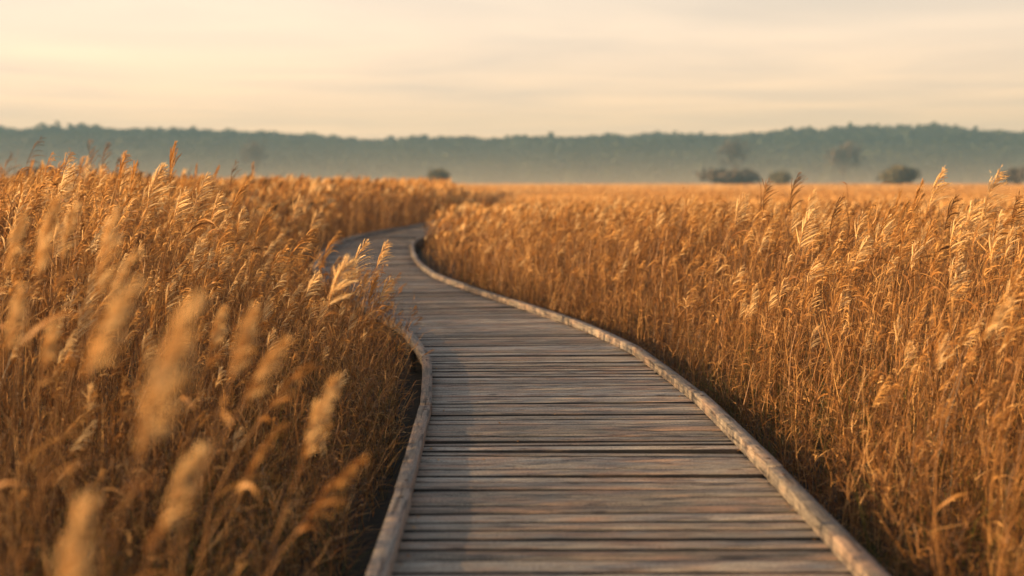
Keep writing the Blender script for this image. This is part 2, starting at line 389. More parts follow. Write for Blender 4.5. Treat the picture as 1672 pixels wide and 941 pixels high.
# far-off wood covering the hills: clump faces spread through each crown's volume
def woods():
    n = 9500
    x = rng.uniform(-620, 620, n); y = 562 + 300 * rng.uniform(0, 1, n) ** .8
    z = hill_z(x, y); h = rng.uniform(6.5, 10.5, n) * (1 + .25 * noise2(x, y, 12, 45)); w = h * rng.uniform(.36, .58, n)
    big = rng.uniform(0, 1, n) < .05; h = np.where(big, h * 1.22, h)
    kq = 42
    d = rng.normal(size=(n, kq, 3)); d /= np.linalg.norm(d, axis=2)[..., None]; r = rng.uniform(.45, 1, (n, kq, 1)) ** .6
    P = d * r; P[..., 2] = np.abs(P[..., 2]) * .95 - .25
    P = P * np.stack([w, w, h * .72], 1)[:, None] + np.stack([x, y, z + h * .34], 1)[:, None]
    nrm = d + rng.normal(0, .45, d.shape); nrm /= np.linalg.norm(nrm, axis=2)[..., None]
    A = np.cross(nrm, rng.normal(size=nrm.shape)); A /= np.linalg.norm(A, axis=2)[..., None]; B = np.cross(nrm, A)
    sz = (w[:, None] * rng.uniform(.28, .55, (n, kq)))[..., None]
    V = np.stack([P - A * sz, P + B * sz * .8, P + A * sz, P - B * sz * .8], 2).reshape(-1, 3)
    Q = np.arange(len(V)).reshape(-1, 4)
    t = np.clip(.40 + .22 * noise2(x, y, 13, 30) + rng.normal(0, .08, n), 0, 1); T = np.repeat(t, kq * 4)
    return V, Q, np.zeros(len(Q)), T
tag(link('woods', mesh_from('woods', *woods(), [FOLIAGE])), 'dark wooded ridge along the horizon', None, None, 'stuff')

# ----------------------------------------------------------------- single trees and bushes out in the marsh
def clump_crown(n, size, leaf, seed, flat=.0, lobes=7, gap=.0):
    r = np.random.default_rng(seed); g = G()
    L_ = r.normal(size=(lobes, 3)); L_ /= np.linalg.norm(L_, axis=1)[:, None]; L_ *= r.uniform(.35, .62, (lobes, 1)); L_[:, 2] = np.abs(L_[:, 2]) * (1 - flat)
    ls = r.uniform(.28, .62, lobes)
    k = r.integers(0, lobes, n); d = r.normal(size=(n, 3)); d /= np.linalg.norm(d, axis=1)[:, None]
    P = (L_[k] + d * (ls[k] * r.uniform(gap, 1, n) ** .5)[:, None]) * np.array(size)
    nr = d + r.normal(0, .5, d.shape); A = np.cross(nr, r.normal(size=nr.shape)); A /= np.linalg.norm(A, axis=1)[:, None]; B = np.cross(nr, A); B /= np.linalg.norm(B, axis=1)[:, None] + 1e-9
    s = (leaf * r.uniform(.5, 1.2, n))[:, None]
    V = np.stack([P - A * s, P + B * s * .6, P + A * s, P - B * s * .6], 1).reshape(-1, 3)
    g.add(V, np.arange(len(V)).reshape(-1, 4), 0, np.repeat(np.clip(.5 + .3 * r.normal(size=lobes)[k] + r.normal(0, .12, n), 0, 1), 4))
    return g
def far_plant(name, label, cat, x, y, w, h, mat, seed, trunk=0.0, n=900, gap=0.0, lobes=7):
    w *= 1.2; h *= 1.12 if cat == 'bush' else 1.25
    o = bpy.data.objects.new(name, None); COL.objects.link(o); o.location = (x, y, 0); tag(o, label, cat, 'trees and bushes out in the marsh')
    r = np.random.default_rng(seed)
    g = clump_crown(n, (w * .5, w * .5, (h - trunk) * .55), w * .055, seed, .15, lobes, gap)
    for i in range(len(g.V)): g.V[i] = g.V[i] + np.array([0, 0, trunk + (h - trunk) * .38], np.float32)
    build('crown', g, [mat], o)
    g = G()
    for q in range(1 if trunk else 5):
        a = r.uniform(0, 6.28); e = w * (.05 if trunk else .25)
        g.tube([(0, 0, -.1), (.1 * e * math.cos(a), .1 * e * math.sin(a), max(trunk, h * .3) * .6), (e * math.cos(a), e * math.sin(a), trunk + (h - trunk) * .5)], [w * .03, w * .024, w * .01], 6, 0, .5)
    if trunk:
        for q in range(9):                            # limbs
            a = r.uniform(0, 6.28); b = trunk * r.uniform(.7, 1.05)
            g.tube([(0, 0, b), (.22 * w * math.cos(a), .22 * w * math.sin(a), b + (h - b) * .35), (.38 * w * math.cos(a), .38 * w * math.sin(a), b + (h - b) * r.uniform(.6, .9))], [w * .018, w * .012, w * .005], 5, 0, .5)
    build('trunk' if trunk else 'stem', g, [BARK], o)
    return o
# (name, label, category, x, y, width, height, material, seed, trunk height, clumps, openness, lobes)
for a in [
    ('bush', 'rounded olive bush standing alone beyond the end of the boardwalk', 'bush', -14.6, 250, 5.2, 5.3, OLIVE, 21, 0, 800),
    ('bare_tree', 'faint rusty leafless tree with round crown right of centre', 'tree', 89, 500, 12.2, 17.5, RUSTY, 22, 6.2, 480, .5, 9),
    ('bush', 'wide dark bush at the foot of the round leafless tree', 'bush', 56, 325, 13.5, 5.6, RUSTY, 23, 0, 1100),
    ('bush', 'small dark green bush between the two leafless trees', 'bush', 67, 315, 6.6, 4.8, OLIVE, 24, 0, 700),
    ('bare_tree', 'faint broad leafless tree between the small bush and the large dome bush', 'tree', 134, 510, 16, 16.5, RUSTY, 25, 5.3, 380, .6, 10),
    ('bush', 'large dome-shaped bush above the right reed bed', 'bush', 86, 280, 9.0, 5.6, OLIVE, 26, 0, 1200),
    ('bush', 'dark bush at the right edge behind the tall plumes', 'bush', 112, 280, 6.0, 6.0, RUSTY, 27, 0, 800),
    ('bare_tree', 'pale ghostly tree in the mist behind the left reed bed', 'tree', -104, 508, 10.5, 17.5, RUSTY, 28, 6, 330, .55, 9),
    ('bush', 'low dark thicket at the far left behind the reeds', 'bush', -25.5, 69, 3.2, 3.0, RUSTY, 29, 0, 700),
]: far_plant(*a)
# ----------------------------------------------------------------- reed shapes
def plume_geo(g, base, tip, style, rr, detail=1.0, tint=.7, lean=(1, 0, 0), thin=1.0):
    """one-sided feathery flower head: a rachis with side branches combed and drooping downwind"""
    base = np.array(base, float); tip = np.array(tip, float); ax = tip - base; Lp = np.linalg.norm(ax); ax /= Lp
    lean = np.array(lean, float)
    nb = int({'fluffy': 30, 'comb': 24, 'narrow': 22, 'curl': 22, 'dark': 18, 'darkcurl': 18}[style] * detail)
    spread = {'fluffy': .55, 'comb': .5, 'narrow': .22, 'curl': .6, 'dark': .42, 'darkcurl': .6}[style]
    spread *= thin
    droop = {'fluffy': .5, 'comb': .75, 'narrow': .25, 'curl': 1.1, 'dark': .7, 'darkcurl': 1.3}[style]
    hair = {'fluffy': 1.3, 'comb': 1.0, 'narrow': .8, 'curl': .9, 'dark': .35, 'darkcurl': .4}[style]
    bow = np.cross(ax, np.cross(lean, ax)); bow /= np.linalg.norm(bow) + 1e-9
    t = np.linspace(0, 1, 7)[:, None]
    rach = base + ax * t * Lp - bow * (t * (1 - t)) * Lp * .28
    g.ribbon(rach, np.linspace(.0032, .001, 7), 2, tint * .75, side=(0, 1, .1))
    g.ribbon(rach, np.linspace(.0032, .001, 7), 2, tint * .75, side=(1, 0, .1))
    for k in range(nb):
        u = (k + rr.uniform(0, .8)) / nb
        p = np.array([np.interp(u, t[:, 0], rach[:, i]) for i in range(3)])
        L_ = Lp * thin * ((.50 if thin < 1 else .60) * (1 - u) ** .8 + .10) * rr.uniform(.75, 1.15) * (.62 + .38 * min(1, u * 5))
        side = rr.normal(0, .55, 3) + lean * 1.15; side -= ax * (side @ ax); side /= np.linalg.norm(side) + 1e-9
        if rr.uniform() < .22: side = -side * .4
        d = ax * (1 - spread * .4) + side * spread; d /= np.linalg.norm(d)
        pts = [p]; n = 5
        for q in range(n - 1):
            d = d + (lean * .16 - np.array([0, 0, 1]) * .30) * droop * (q + 1) / n + rr.normal(0, .05, 3); d /= np.linalg.norm(d)
            pts.append(pts[-1] + d * L_ / (n - 1))
        pts = np.array(pts); tt = float(np.clip(tint + rr.normal(0, .1), 0, 1))
        g.ribbon(pts, np.array([.0014, .0022, .0024, .002, .0006]) * (1 + .5 * hair) * thin, 2, tt)
        nh = int(7 * hair * detail)
        if nh:                                        # spikelets and silky hairs
            i = rr.integers(1, n, nh); f = rr.uniform(0, 1, (nh, 1)); o_ = pts[i - 1] * (1 - f) + pts[i] * f
            dd = (pts[i] - pts[i - 1]); dd /= np.linalg.norm(dd, axis=1)[:, None]; dd = dd + rr.normal(0, .42, (nh, 3)) + lean * .15; dd /= np.linalg.norm(dd, axis=1)[:, None]
            s_ = np.cross(dd, rr.normal(size=(nh, 3))); s_ /= np.linalg.norm(s_, axis=1)[:, None]
            ln = (Lp * .075 * rr.uniform(.6, 1.3, nh))[:, None]; wd = .0019
            V = np.stack([o_, o_ + dd * ln * .4 + s_ * wd, o_ + dd * ln, o_ + dd * ln * .4 - s_ * wd], 1).reshape(-1, 3)
            g.add(V, np.arange(len(V)).reshape(-1, 4), 2, min(1., tt + .08))

def leaf_geo(g, p, az, L_, w, rr, up=1.1, droop=1.0, tint=.5, n=6):
    d = np.array([math.cos(az), math.sin(az), up]); d /= np.linalg.norm(d); pts = [np.array(p, float)]
    for q in range(n - 1):
        d = d + np.array([.1, 0, -.55]) * droop * (q + 1) / n + rr.normal(0, .09, 3); d /= np.linalg.norm(d); pts.append(pts[-1] + d * L_ / (n - 1))
    g.ribbon(pts, w * np.array([.35, .9, 1, .8, .5, .06])[:n] if n == 6 else w * np.linspace(1, .08, n), 1, tint)

def stem_curve(ground, pbase, d, n=9):
    """curve from the ground up to the plume's base, arriving along d"""
    g0 = np.array(ground, float); p = np.array(pbase, float); k = .45 * (p[2] - g0[2])
    c1 = g0 + np.array([0, 0, k]); c2 = p - np.array(d) * k; t = np.linspace(0, 1, n)[:, None]
    return g0 * (1 - t) ** 3 + 3 * c1 * t * (1 - t) ** 2 + 3 * c2 * t ** 2 * (1 - t) + p * t ** 3

STYLE_TINT = {'fluffy': 1.0, 'comb': .88, 'narrow': .55, 'curl': .5, 'dark': .12, 'darkcurl': .1}
GROUPR = 'feathery reeds standing out of the marsh'
def make_reed(loc, pbase, tip, style, seed, label, leaves=4, detail=1.0, width=1.0):
    """a reed as a thing: stem, plume and leaves as parts, in coordinates from its foot"""
    rr = np.random.default_rng(seed)
    o = bpy.data.objects.new('reed', None); COL.objects.link(o); o.location = loc; tag(o, label, 'reed', GROUPR)
    d = np.array(tip, float) - np.array(pbase, float); d /= np.linalg.norm(d)
    C_ = stem_curve((0, 0, 0), pbase, d, 11); C_[1:-1] += rr.normal(0, .004, (9, 3))
    g = G(); g.tube(C_, np.linspace(.0036, .0018, 11) * width, 5, 0, .55); build('stem', g, REED_MATS, o, smooth=True)
    g = G(); plume_geo(g, pbase, tip, style, rr, detail, tint=STYLE_TINT[style] * rr.uniform(.92, 1.06) * (.85 if loc[1] < 5 else 1), thin=.72 if loc[1] < 5 else 1.0); build('plume', g, REED_MATS, o)
    for q in range(leaves):
        f = rr.uniform(.35, .97) if q else .96
        i = min(9, int(f * 10)); p = C_[i] * (1 - (f * 10 - i)) + C_[i + 1] * (f * 10 - i)
        g = G(); leaf_geo(g, p, rr.normal(0, 1.0) if rr.uniform() < .75 else rr.uniform(0, 6.28), rr.uniform(.12, .30) if q else .1, rr.uniform(.004, .0075), rr, 1.0, 1.2, .15 if style.startswith('dark') else rr.uniform(.25, .8))
        build('leaf', g, REED_MATS, o)
    return o

HEROES = [
    (-2.130,1.912,-2.166,1.672,8.00,'narrow','tallest reed of the left bed, upright tan plume with a dark side leaf'),
    (-1.993,1.767,-2.089,1.533,7.20,'fluffy','pale fluffy plume leaning right, just left of the tallest reed'),
    (-1.928,1.719,-2.023,1.470,8.00,'comb','cream comb-like plume just right of the tallest reed in the left bed'),
    (-2.062,1.626,-2.153,1.416,8.00,'fluffy','short fluffy tan plume below and right of the tallest reed'),
    (-1.891,1.600,-1.963,1.409,8.20,'comb','round cream plume nodding right, second cream one past the tallest reed'),
    (-1.760,1.672,-1.878,1.484,8.40,'narrow','slanted speckled tan plume at the right end of the cream plume row'),
    (-1.788,1.497,-1.835,1.345,8.40,'comb','small bright cream plume hanging below the cream plume row'),
    (-1.674,1.428,-1.757,1.212,7.40,'curl','curled brown feathery plume low in the middle of the left bed'),
    (-1.818,1.494,-1.973,1.213,9.60,'narrow','thin golden-brown reed bending right on a wavy stem in the left bed'),
    (-1.232,1.392,-1.395,1.186,7.80,'curl','orange reed arching right with hanging tassels above the boardwalk bend'),
    (-1.322,1.295,-1.433,1.132,7.40,'curl','rusty curled plume left of the arching tasselled reed'),
    (-1.633,1.154,-1.748,0.929,11.50,'narrow','soft amber plume bent over by the dark foot of the far reed bank'),
    (-1.022,1.265,-1.119,1.028,8.80,'comb','sharp golden plume with forked tips against the grey boardwalk'),
    (-0.892,1.247,-0.972,1.066,9.00,'comb','golden one-sided plume nearest the pale bend of the boardwalk'),
    (-0.833,1.018,-0.910,0.857,8.60,'comb','small golden plume with pale hanging hairs beside the left kerb'),
    (-0.926,1.026,-0.986,0.840,8.60,'narrow','small upright golden plume just left of the one with pale hairs'),
    (-0.722,1.334,-0.826,1.122,5.60,'fluffy','soft blurred golden plume leaning in front of the sharp golden ones'),
    (-1.171,1.124,-1.258,0.983,7.60,'fluffy','pale star-shaped plume low among rusty stems left of the bend'),
    (-1.241,1.627,-1.287,1.428,3.40,'fluffy','large blurred pale plume standing high at the far left'),
    (-1.460,1.605,-1.506,1.420,4.20,'fluffy','blurred amber plume right behind the large pale one at far left'),
    (-1.133,1.589,-1.192,1.357,3.60,'fluffy','long blurred cream plume leaning right in the left foreground'),
    (-0.923,1.508,-0.996,1.402,3.10,'fluffy','bright blurred cream plume bending right below the long cream one'),
    (-1.389,1.580,-1.454,1.422,3.60,'fluffy','blurred pale plume cut by the left edge of the picture'),
    (-0.680,1.496,-0.788,1.322,2.30,'fluffy','broad blurred orange plume hanging in the left foreground'),
    (-0.512,1.488,-0.587,1.250,1.95,'fluffy','huge very blurred tan plume in the middle of the left foreground'),
    (-0.557,1.407,-0.609,1.260,2.70,'fluffy','blurred golden plume upright between the huge tan one and the kerb'),
    (-0.509,1.326,-0.602,1.189,2.80,'comb','blurred grey-gold plume leaning right of the upright golden one'),
    (-0.891,1.295,-0.941,1.160,3.90,'fluffy','small softly blurred pale plume behind the upright golden one'),
    (-0.440,1.187,-0.520,0.992,3.10,'fluffy','bright golden plume with two lobes nearest the left kerb'),
    (-0.581,1.063,-0.665,0.945,3.10,'narrow','slim bright golden plume left of the two-lobed bright one'),
    (-0.556,1.206,-0.628,1.058,2.20,'fluffy','blurred deep orange plume low in the left foreground'),
    (-0.596,1.237,-0.633,1.085,1.70,'fluffy','very blurred orange plume rising from the bottom left corner'),
    (-0.570,1.169,-0.684,1.043,3.50,'curl','dim brown plume drooping in shade behind the bright golden ones'),
    (-0.365,1.008,-0.501,0.859,3.00,'curl','brown reed arching low over the shaded grass by the left kerb'),
    (-1.169,1.428,-1.215,1.280,3.00,'fluffy','blurred amber plume low against the left edge'),
    (-1.155,1.333,-1.206,1.206,3.20,'fluffy','blurred cream plume in the dense left foreground below the large pale one'),
    (-5.543,1.991,-5.649,1.666,14.00,'dark','dark brown plume standing against the hills at the left edge'),
    (-4.851,2.145,-4.999,1.869,13.00,'darkcurl','dark plume curled over to the right against the hills at left'),
    (-4.683,2.140,-4.664,1.829,14.00,'dark','dark leaning plume against the hills, third from the left edge'),
    (-4.307,2.097,-4.380,1.824,13.50,'dark','dark upright plume against the hills, fourth from the left edge'),
    (-4.592,2.014,-4.620,1.796,15.00,'narrow','thin rosy plume against the mist right of the dark ones'),
    (-2.621,1.877,-2.678,1.668,12.00,'dark','brown upright plume rising above the middle of the left bed'),
    (-3.073,1.912,-3.091,1.738,15.00,'narrow','tiny brown plume against the mist right of the brown upright one'),
    (-3.494,1.870,-3.518,1.694,14.00,'narrow','thin faint plume behind the cream plume row'),
    (-2.785,1.831,-2.852,1.692,12.00,'narrow','small amber plume leaning above the cream plume row'),
    (-2.176,1.529,-2.268,1.276,13.00,'fluffy','first blurred pale plume of the row stepping down to the boardwalk bend'),
    (-1.988,1.383,-2.092,1.175,13.00,'fluffy','second blurred pale plume of the row stepping down to the bend'),
    (-1.656,1.213,-1.746,1.038,12.00,'curl','last nodding plume of the row stepping down to the bend'),
    (2.520,1.744,2.447,1.511,7.40,'comb','tallest tan plume of the right bed, one-sided with silvery hairs'),
    (2.876,1.734,2.777,1.464,7.40,'comb','large tan plume with silvery hairs near the right edge'),
    (2.087,1.742,2.034,1.457,9.20,'dark','dark upright plume with ladder-like branches left in the right bed'),
    (2.005,1.699,1.961,1.471,9.80,'dark','dark rusty plume just left of the ladder-like dark one'),
    (1.913,1.486,1.832,1.252,8.00,'fluffy','bright cream fan-shaped plume in the middle of the right bed'),
    (2.272,1.322,2.190,1.158,8.00,'fluffy','smaller bright cream fan-shaped plume right of the larger one'),
    (2.199,1.582,2.126,1.345,8.40,'dark','thin dark plume between the two cream fan-shaped ones'),
    (2.685,1.592,2.620,1.392,7.60,'darkcurl','dark drooping plume just right of the tallest tan one'),
    (2.435,1.193,2.373,1.025,8.00,'comb','small tan plume low beside the smaller cream fan'),
    (3.061,1.606,3.024,1.407,7.60,'darkcurl','dark hooked plume cut by the right edge'),
    (2.741,1.572,2.678,1.400,7.40,'fluffy','pale upright plume between the two big tan plumes'),
    (2.801,1.672,2.740,1.455,8.60,'narrow','thin brown reed with a side hook left of the tallest tan plume'),
    (2.526,1.203,2.442,1.007,7.00,'fluffy','pale vertical plume half sunk in the right bed'),
    (2.897,1.498,2.762,1.330,7.20,'curl','ruffled tan plume leaning right at the right edge'),
    (1.646,1.286,1.585,1.152,4.20,'fluffy','blurred pale plume low at the right edge'),
    (2.143,1.127,2.062,0.899,8.00,'curl','tan plume leaning in the dense stems below the cream fans'),
    (1.849,1.573,1.775,1.320,10.00,'fluffy','soft amber plume at the left shoulder of the right bed'),
    (2.019,1.193,1.934,1.008,8.20,'comb','amber plume tucked under the larger cream fan'),
    (2.821,1.540,2.765,1.339,9.00,'narrow','slim amber plume left of the thin hooked reed'),
]
for i, (tx, tz, bx, bz, y, style, lab) in enumerate(HEROES):
    rr = np.random.default_rng(500 + i)
    gx_ = bx - (tx - bx) * .9 - .05; gy_ = y + rr.normal(0, .06)
    dd, _ = edge_dist(np.array([gx_]), np.array([gy_]))
    sgn = -1 if bx < np.interp(y, LINE[:, 1], LINE[:, 0]) else 1
    if dd[0] < .08: gx_ += sgn * (.08 - dd[0])
    ty = rr.normal(0, .03)
    make_reed((gx_, gy_, 0), (bx - gx_, y - gy_, bz), (tx - gx_, y - gy_ + ty, tz), style, 900 + i, lab, leaves=2 if y < 5 else 4, detail=1.25 if y < 11 else .9)

# ----------------------------------------------------------------- the reed bed itself
def tmpl(kind, seed, lod=0):
    """one reed of about 1 m height as raw arrays; the bed is laid out from many of them"""
    rr = np.random.default_rng(seed); g = G(); tint = rr.uniform(.15, .85)
    lean = rr.normal(.06, .09); side = rr.normal(0, .07)
    n = 9 if lod == 0 else 5
    z = np.linspace(0, 1, n); amp = .010 if kind == 'plumed' else .017
    C_ = np.stack([lean * z ** 2 + np.cumsum(rr.normal(0, amp, n)) * .5, side * z ** 2 + np.cumsum(rr.normal(0, amp, n)) * .5, z * (.86 if kind == 'plumed' else .95)], 1); C_ -= C_[0]
    wst = .0024 if lod == 0 else .0042
    g.ribbon(C_, np.linspace(1.1, .55, n) * wst, 0, tint, side=rr.normal(size=3) * np.array([1, 1, .1]))
    at = lambda f: np.array([np.interp(f, z, C_[:, i]) for i in range(3)])
    if kind == 'plumed':
        b = C_[-1]; sz_ = rr.uniform(.5, 1.0); tp = b + np.array([rr.uniform(.02, .09), rr.normal(0, .02), rr.uniform(.12, .15)]) * sz_
        pt = float(np.clip(rr.normal(.52, .14), .15, .95))
        if lod == 0:
            nb, ax = 20, tp - b
            for k in range(nb):
                u = k / nb; p = b + ax * u; L_ = (.07 * (1 - u) ** .7 + .022) * sz_
                d = ax / np.linalg.norm(ax) * .8 + np.array([.45, 0, 0]) + rr.normal(0, .32, 3); d /= np.linalg.norm(d)
                d2 = d + np.array([.25, 0, -.55]) + rr.normal(0, .15, 3); d2 /= np.linalg.norm(d2)
                g.ribbon([p, p + d * L_ * .5, p + d * L_ * .5 + d2 * L_ * .5], [.0018, .0027, .0007], 2, float(np.clip(pt + rr.normal(0, .1), 0, 1)))
        else:
            for k in range(5):
                d = rr.normal(0, .25, 3) + np.array([.25, 0, 1]); d /= np.linalg.norm(d); L_ = rr.uniform(.10, .17)
                g.ribbon([b - d * .01, b + d * L_ * .55, b + d * L_ + np.array([.025, 0, -.02])], [.004, .013, .003], 2, float(np.clip(pt + rr.normal(0, .1), 0, 1)))
        for q in range(2):
            leaf_geo(g, at(rr.uniform(.35, .93)), rr.uniform(0, 6.28), rr.uniform(.10, .24), .0034 if lod == 0 else .008, rr, 2.3, .8, float(np.clip(tint + rr.normal(0, .15), 0, 1)), 5 if lod == 0 else 3)
    else:
        for q in range(6 if lod == 0 else 3):          # wiry side twigs and curled leaves
            f = rr.uniform(.15, 1); p = at(f); a = rr.uniform(0, 6.28); d = np.array([math.cos(a), math.sin(a), rr.uniform(.9, 2.6)]); d /= np.linalg.norm(d)
            L_ = rr.uniform(.06, .2); pts = [p]; m = 6 if lod == 0 else 3; cv = rr.normal(0, .3, 3)
            for w_ in range(m - 1):
                d = d + cv * .5 + rr.normal(0, .3, 3); d /= np.linalg.norm(d); pts.append(pts[-1] + d * L_ / (m - 1))
            g.ribbon(pts, np.linspace(.0022, .001, m) * (1 if lod == 0 else 2.2), rr.integers(0, 2), float(np.clip(tint + rr.normal(.05, .2), 0, 1)))
            if rr.uniform() < .2:
                leaf_geo(g, pts[-1], a, rr.uniform(.03, .08), .0045 if lod == 0 else .008, rr, .6, 1.6, float(np.clip(tint + .15, 0, 1)), 4)
        for q in range(3):
            leaf_geo(g, at(rr.uniform(.1, .9)), rr.uniform(0, 6.28), rr.uniform(.1, .24), .0025 if lod == 0 else .007, rr, 2.6, .95, float(np.clip(tint + rr.normal(0, .15), 0, 1)), 5 if lod == 0 else 3)
    return g.arrays()
def tuft(seed):
    rr = np.random.default_rng(seed); g = G(); t0 = rr.uniform(.1, .9)
    for q in range(14):
        leaf_geo(g, (rr.normal(0, .05), rr.normal(0, .05), 0), rr.uniform(0, 6.28), rr.uniform(.5, 1.15), .0042, rr, rr.uniform(2.0, 4.5), rr.uniform(.5, 1.5), float(np.clip(t0 + rr.normal(0, .12), 0, 1)), 5)
    V, Q, M, T = g.arrays(); return V, Q, np.full(len(Q), 3), T
def sheaf(seed):
    """a bunch of reeds for the far field, coarse enough for its distance"""
    rr = np.random.default_rng(seed); g = G()
    for q in range(9):
        x, y = rr.normal(0, .28, 2); h = rr.uniform(.72, 1.0); tint = rr.uniform(.3, .85); ln = rr.normal(.07, .05)
        g.ribbon([(x, y, 0), (x + ln * .3, y, h * .5), (x + ln, y, h * .88)], [.012, .012, .008], rr.integers(0, 2), tint, side=(rr.normal(), rr.normal(), .1))
        for w_ in range(2):
            g.ribbon([(x + ln, y, h * .8), (x + ln * 1.4 + rr.normal(0, .03), y + rr.normal(0, .03), h * .93), (x + ln * 2, y, h * 1.03)], [.012, .034, .008], 2, float(np.clip(rr.normal(.6, .12), 0, 1)), side=(rr.normal(), rr.normal(), .1))
    return g.arrays()

def lay(templates, pick, x, y, sx, sz, rot, lean, tsh, z=None):
    """copies of the templates at many spots, as one set of arrays"""
    out = []; z = np.zeros(len(x)) if z is None else z
    for k, (V, Q, M, T) in enumerate(templates):
        i = np.nonzero(pick == k)[0]
        if not len(i): continue
        c, s = np.cos(rot[i])[:, None], np.sin(rot[i])[:, None]
        X = V[None, :, 0] * sx[i, None]; Y = V[None, :, 1] * sx[i, None]; Z = V[None, :, 2] * sz[i, None]
        W = np.stack([X * c - Y * s + x[i, None] + lean[i, None] * V[None, :, 2] ** 2 * sz[i, None], X * s + Y * c + y[i, None], Z + z[i, None]], -1)
        out.append((W.reshape(-1, 3), (Q[None] + (np.arange(len(i)) * len(V))[:, None, None]).reshape(-1, 4), np.tile(M, len(i)), np.clip(T[None] + tsh[i, None], 0, 1).ravel()))
    return out
def joined(parts):
    V = np.concatenate([p[0] for p in parts]); M = np.concatenate([p[2] for p in parts]); T = np.concatenate([p[3] for p in parts])
    n = 0; Q = []
    for p in parts: Q.append(p[1] + n); n += len(p[0])
    return V, np.concatenate(Q), M, T

def spots(per, y0, y1, margin, left_extra=0.0):
    """evenly random spots over the ground that the view and its surroundings take in"""
    hw = lambda y: .43 * np.maximum(y, 0) + margin
    n = int(per * (y1 - y0) * (2 * hw((y0 + y1) / 2) + left_extra)); y = rng.uniform(y0, y1, n * 2)
    y = y[rng.uniform(0, 1, n * 2) < (2 * hw(y) + left_extra) / (2 * hw(y1) + left_extra)][:n]
    # keep the wanted density whatever the rejection did
    x = rng.uniform(-hw(y) - left_extra, hw(y))
    return x, y
def bed_height(x, y, d, sd):
    """reed height over the marsh: lower near the camera and along the boardwalk's edges"""
    x = np.asarray(x); left = np.interp(y, [0, 3, 5, 8, 11, 16, 24, 40, 58, 74, 120], [1.15, 1.25, 1.47, 1.80, 1.88, 1.86, 1.86, 1.84, 1.78, 1.30, 1.30])
    left = np.where(y > 58, left + (1.66 - left) * np.clip((-5 - x) / 6, 0, 1), left)
    left = left * (1 + .32 * np.clip(-x - 1.9, 0, 1) * np.clip((7 - y) / 2, 0, 1))       # mostly unseen stand at left, made taller to shade the foreground
    right = np.interp(y, [0, 3, 5, 8, 14, 20, 28, 45, 70, 120], [1.25, 1.35, 1.48, 1.60, 1.54, 1.42, 1.25, 1.00, .98, 1.15])
    H_ = np.where(sd < 0, left, right) * (1 + .07 * noise2(x, y, 41, 1.6) + .05 * noise2(x, y, 42, 6.0))
    r = np.where(sd < 0, np.interp(d, [0, .35, .9, 1.6, 2.5], [.20, .32, .55, .80, 1]), np.interp(d, [0, .3, .7, 1.3], [.28, .5, .8, 1]))
    far = np.clip((y - np.where(sd < 0, 17, 14)) / 8, 0, 1); r = r * (1 - far) + np.interp(d, [0, .25, .6], [.45, .8, 1]) * far
    return H_ * r

def bed(per, y0, y1, margin, temps, kinds, lx=0.0, hs=(.68, .99), dmin=.13, wid=1.0):
    x, y = spots(per, y0, y1, margin, lx); d, sd = edge_dist(x, y)
    k = d > dmin + .12 * rng.uniform(0, 1, len(d)) ** 2; x, y, d, sd = x[k], y[k], d[k], sd[k]
    dens = .60 + .65 * noise2(x, y, 45, 1.1); k = rng.uniform(0, 1, len(x)) < dens + .2; x, y, d, sd = x[k], y[k], d[k], sd[k]
    H_ = bed_height(x, y, d, sd); u = rng.uniform(0, 1, len(x)); sz = H_ * (hs[0] + (hs[1] - hs[0]) * u ** .8)
    short = rng.uniform(0, 1, len(x)) < .25; sz = np.where(short, sz * rng.uniform(.45, .9, len(x)), sz)
    for h in HEROES:                                    # a little room in front of the reeds that stand out
        if 5 < h[4] < 15:
            near = (np.abs(x - h[2]) < .13) & (y < h[4] + .05) & (y > h[4] - 1.3); sz[near] = np.minimum(sz[near], h[3] * .93)
    pick = rng.integers(0, len(temps), len(x))
    plumed = np.array([q == 'plumed' for q in kinds])
    # plumed stems only where the reed is tall; wiry growth takes over along the boardwalk
    want = rng.uniform(0, 1, len(x)) < np.clip((H_ - .75) / .5, .0, np.where(sd > 0, .48, .6))
    want &= ~short
    pi, wi = np.nonzero(plumed)[0], np.nonzero(~plumed)[0]
    pick = np.where(want, pi[rng.integers(0, len(pi), len(x))], wi[rng.integers(0, len(wi), len(x))])
    rot = np.where(want, rng.normal(0, .6, len(x)), rng.uniform(0, 6.28, len(x)))
    return lay(temps, pick, x, y, (.75 + .45 * sz / 1.5) * wid * rng.uniform(.85, 1.15, len(x)), sz, rot, rng.normal(.06, .06, len(x)), .22 * noise2(x, y, 46, 2.3) + rng.normal(-.03, .18, len(x)))

K0 = ['plumed'] * 22 + ['wiry'] * 20; T0 = [tmpl(k, 1000 + i, 0) for i, k in enumerate(K0)]
K1 = ['plumed'] * 16 + ['wiry'] * 10; T1 = [tmpl(k, 2000 + i, 1) for i, k in enumerate(K1)]
TF = [tuft(3000 + i) for i in range(14)]; SH = [sheaf(4000 + i) for i in range(16)]
parts = []
parts += bed(DN[0], 3.4, 9.5, 1.4, T0, K0, lx=3.5)
parts += bed(DN[5], 1.5, 3.4, .5, T0, K0, dmin=.16)
parts += bed(DN[1], 9.5, 19, 1.2, T0, K0, lx=2.0, wid=1.2)
parts += bed(DN[2], 19, 45, 2.0, T1, K1, lx=2.0, wid=1.25)
x, y = spots(DN[3], 45, 120, 6, 4)
d, sd = edge_dist(x, y); k = d > .1; x, y, d, sd = x[k], y[k], d[k], sd[k]; H_ = bed_height(x, y, d, sd)
one = np.ones(len(x)); parts += lay(SH, rng.integers(0, 16, len(x)), x, y, one, H_ * rng.uniform(.86, 1.02, len(x)), rng.normal(0, .5, len(x)), 0 * one, 0.08 + .12 * noise2(x, y, 47, 9) + rng.normal(0, .05, len(x)))
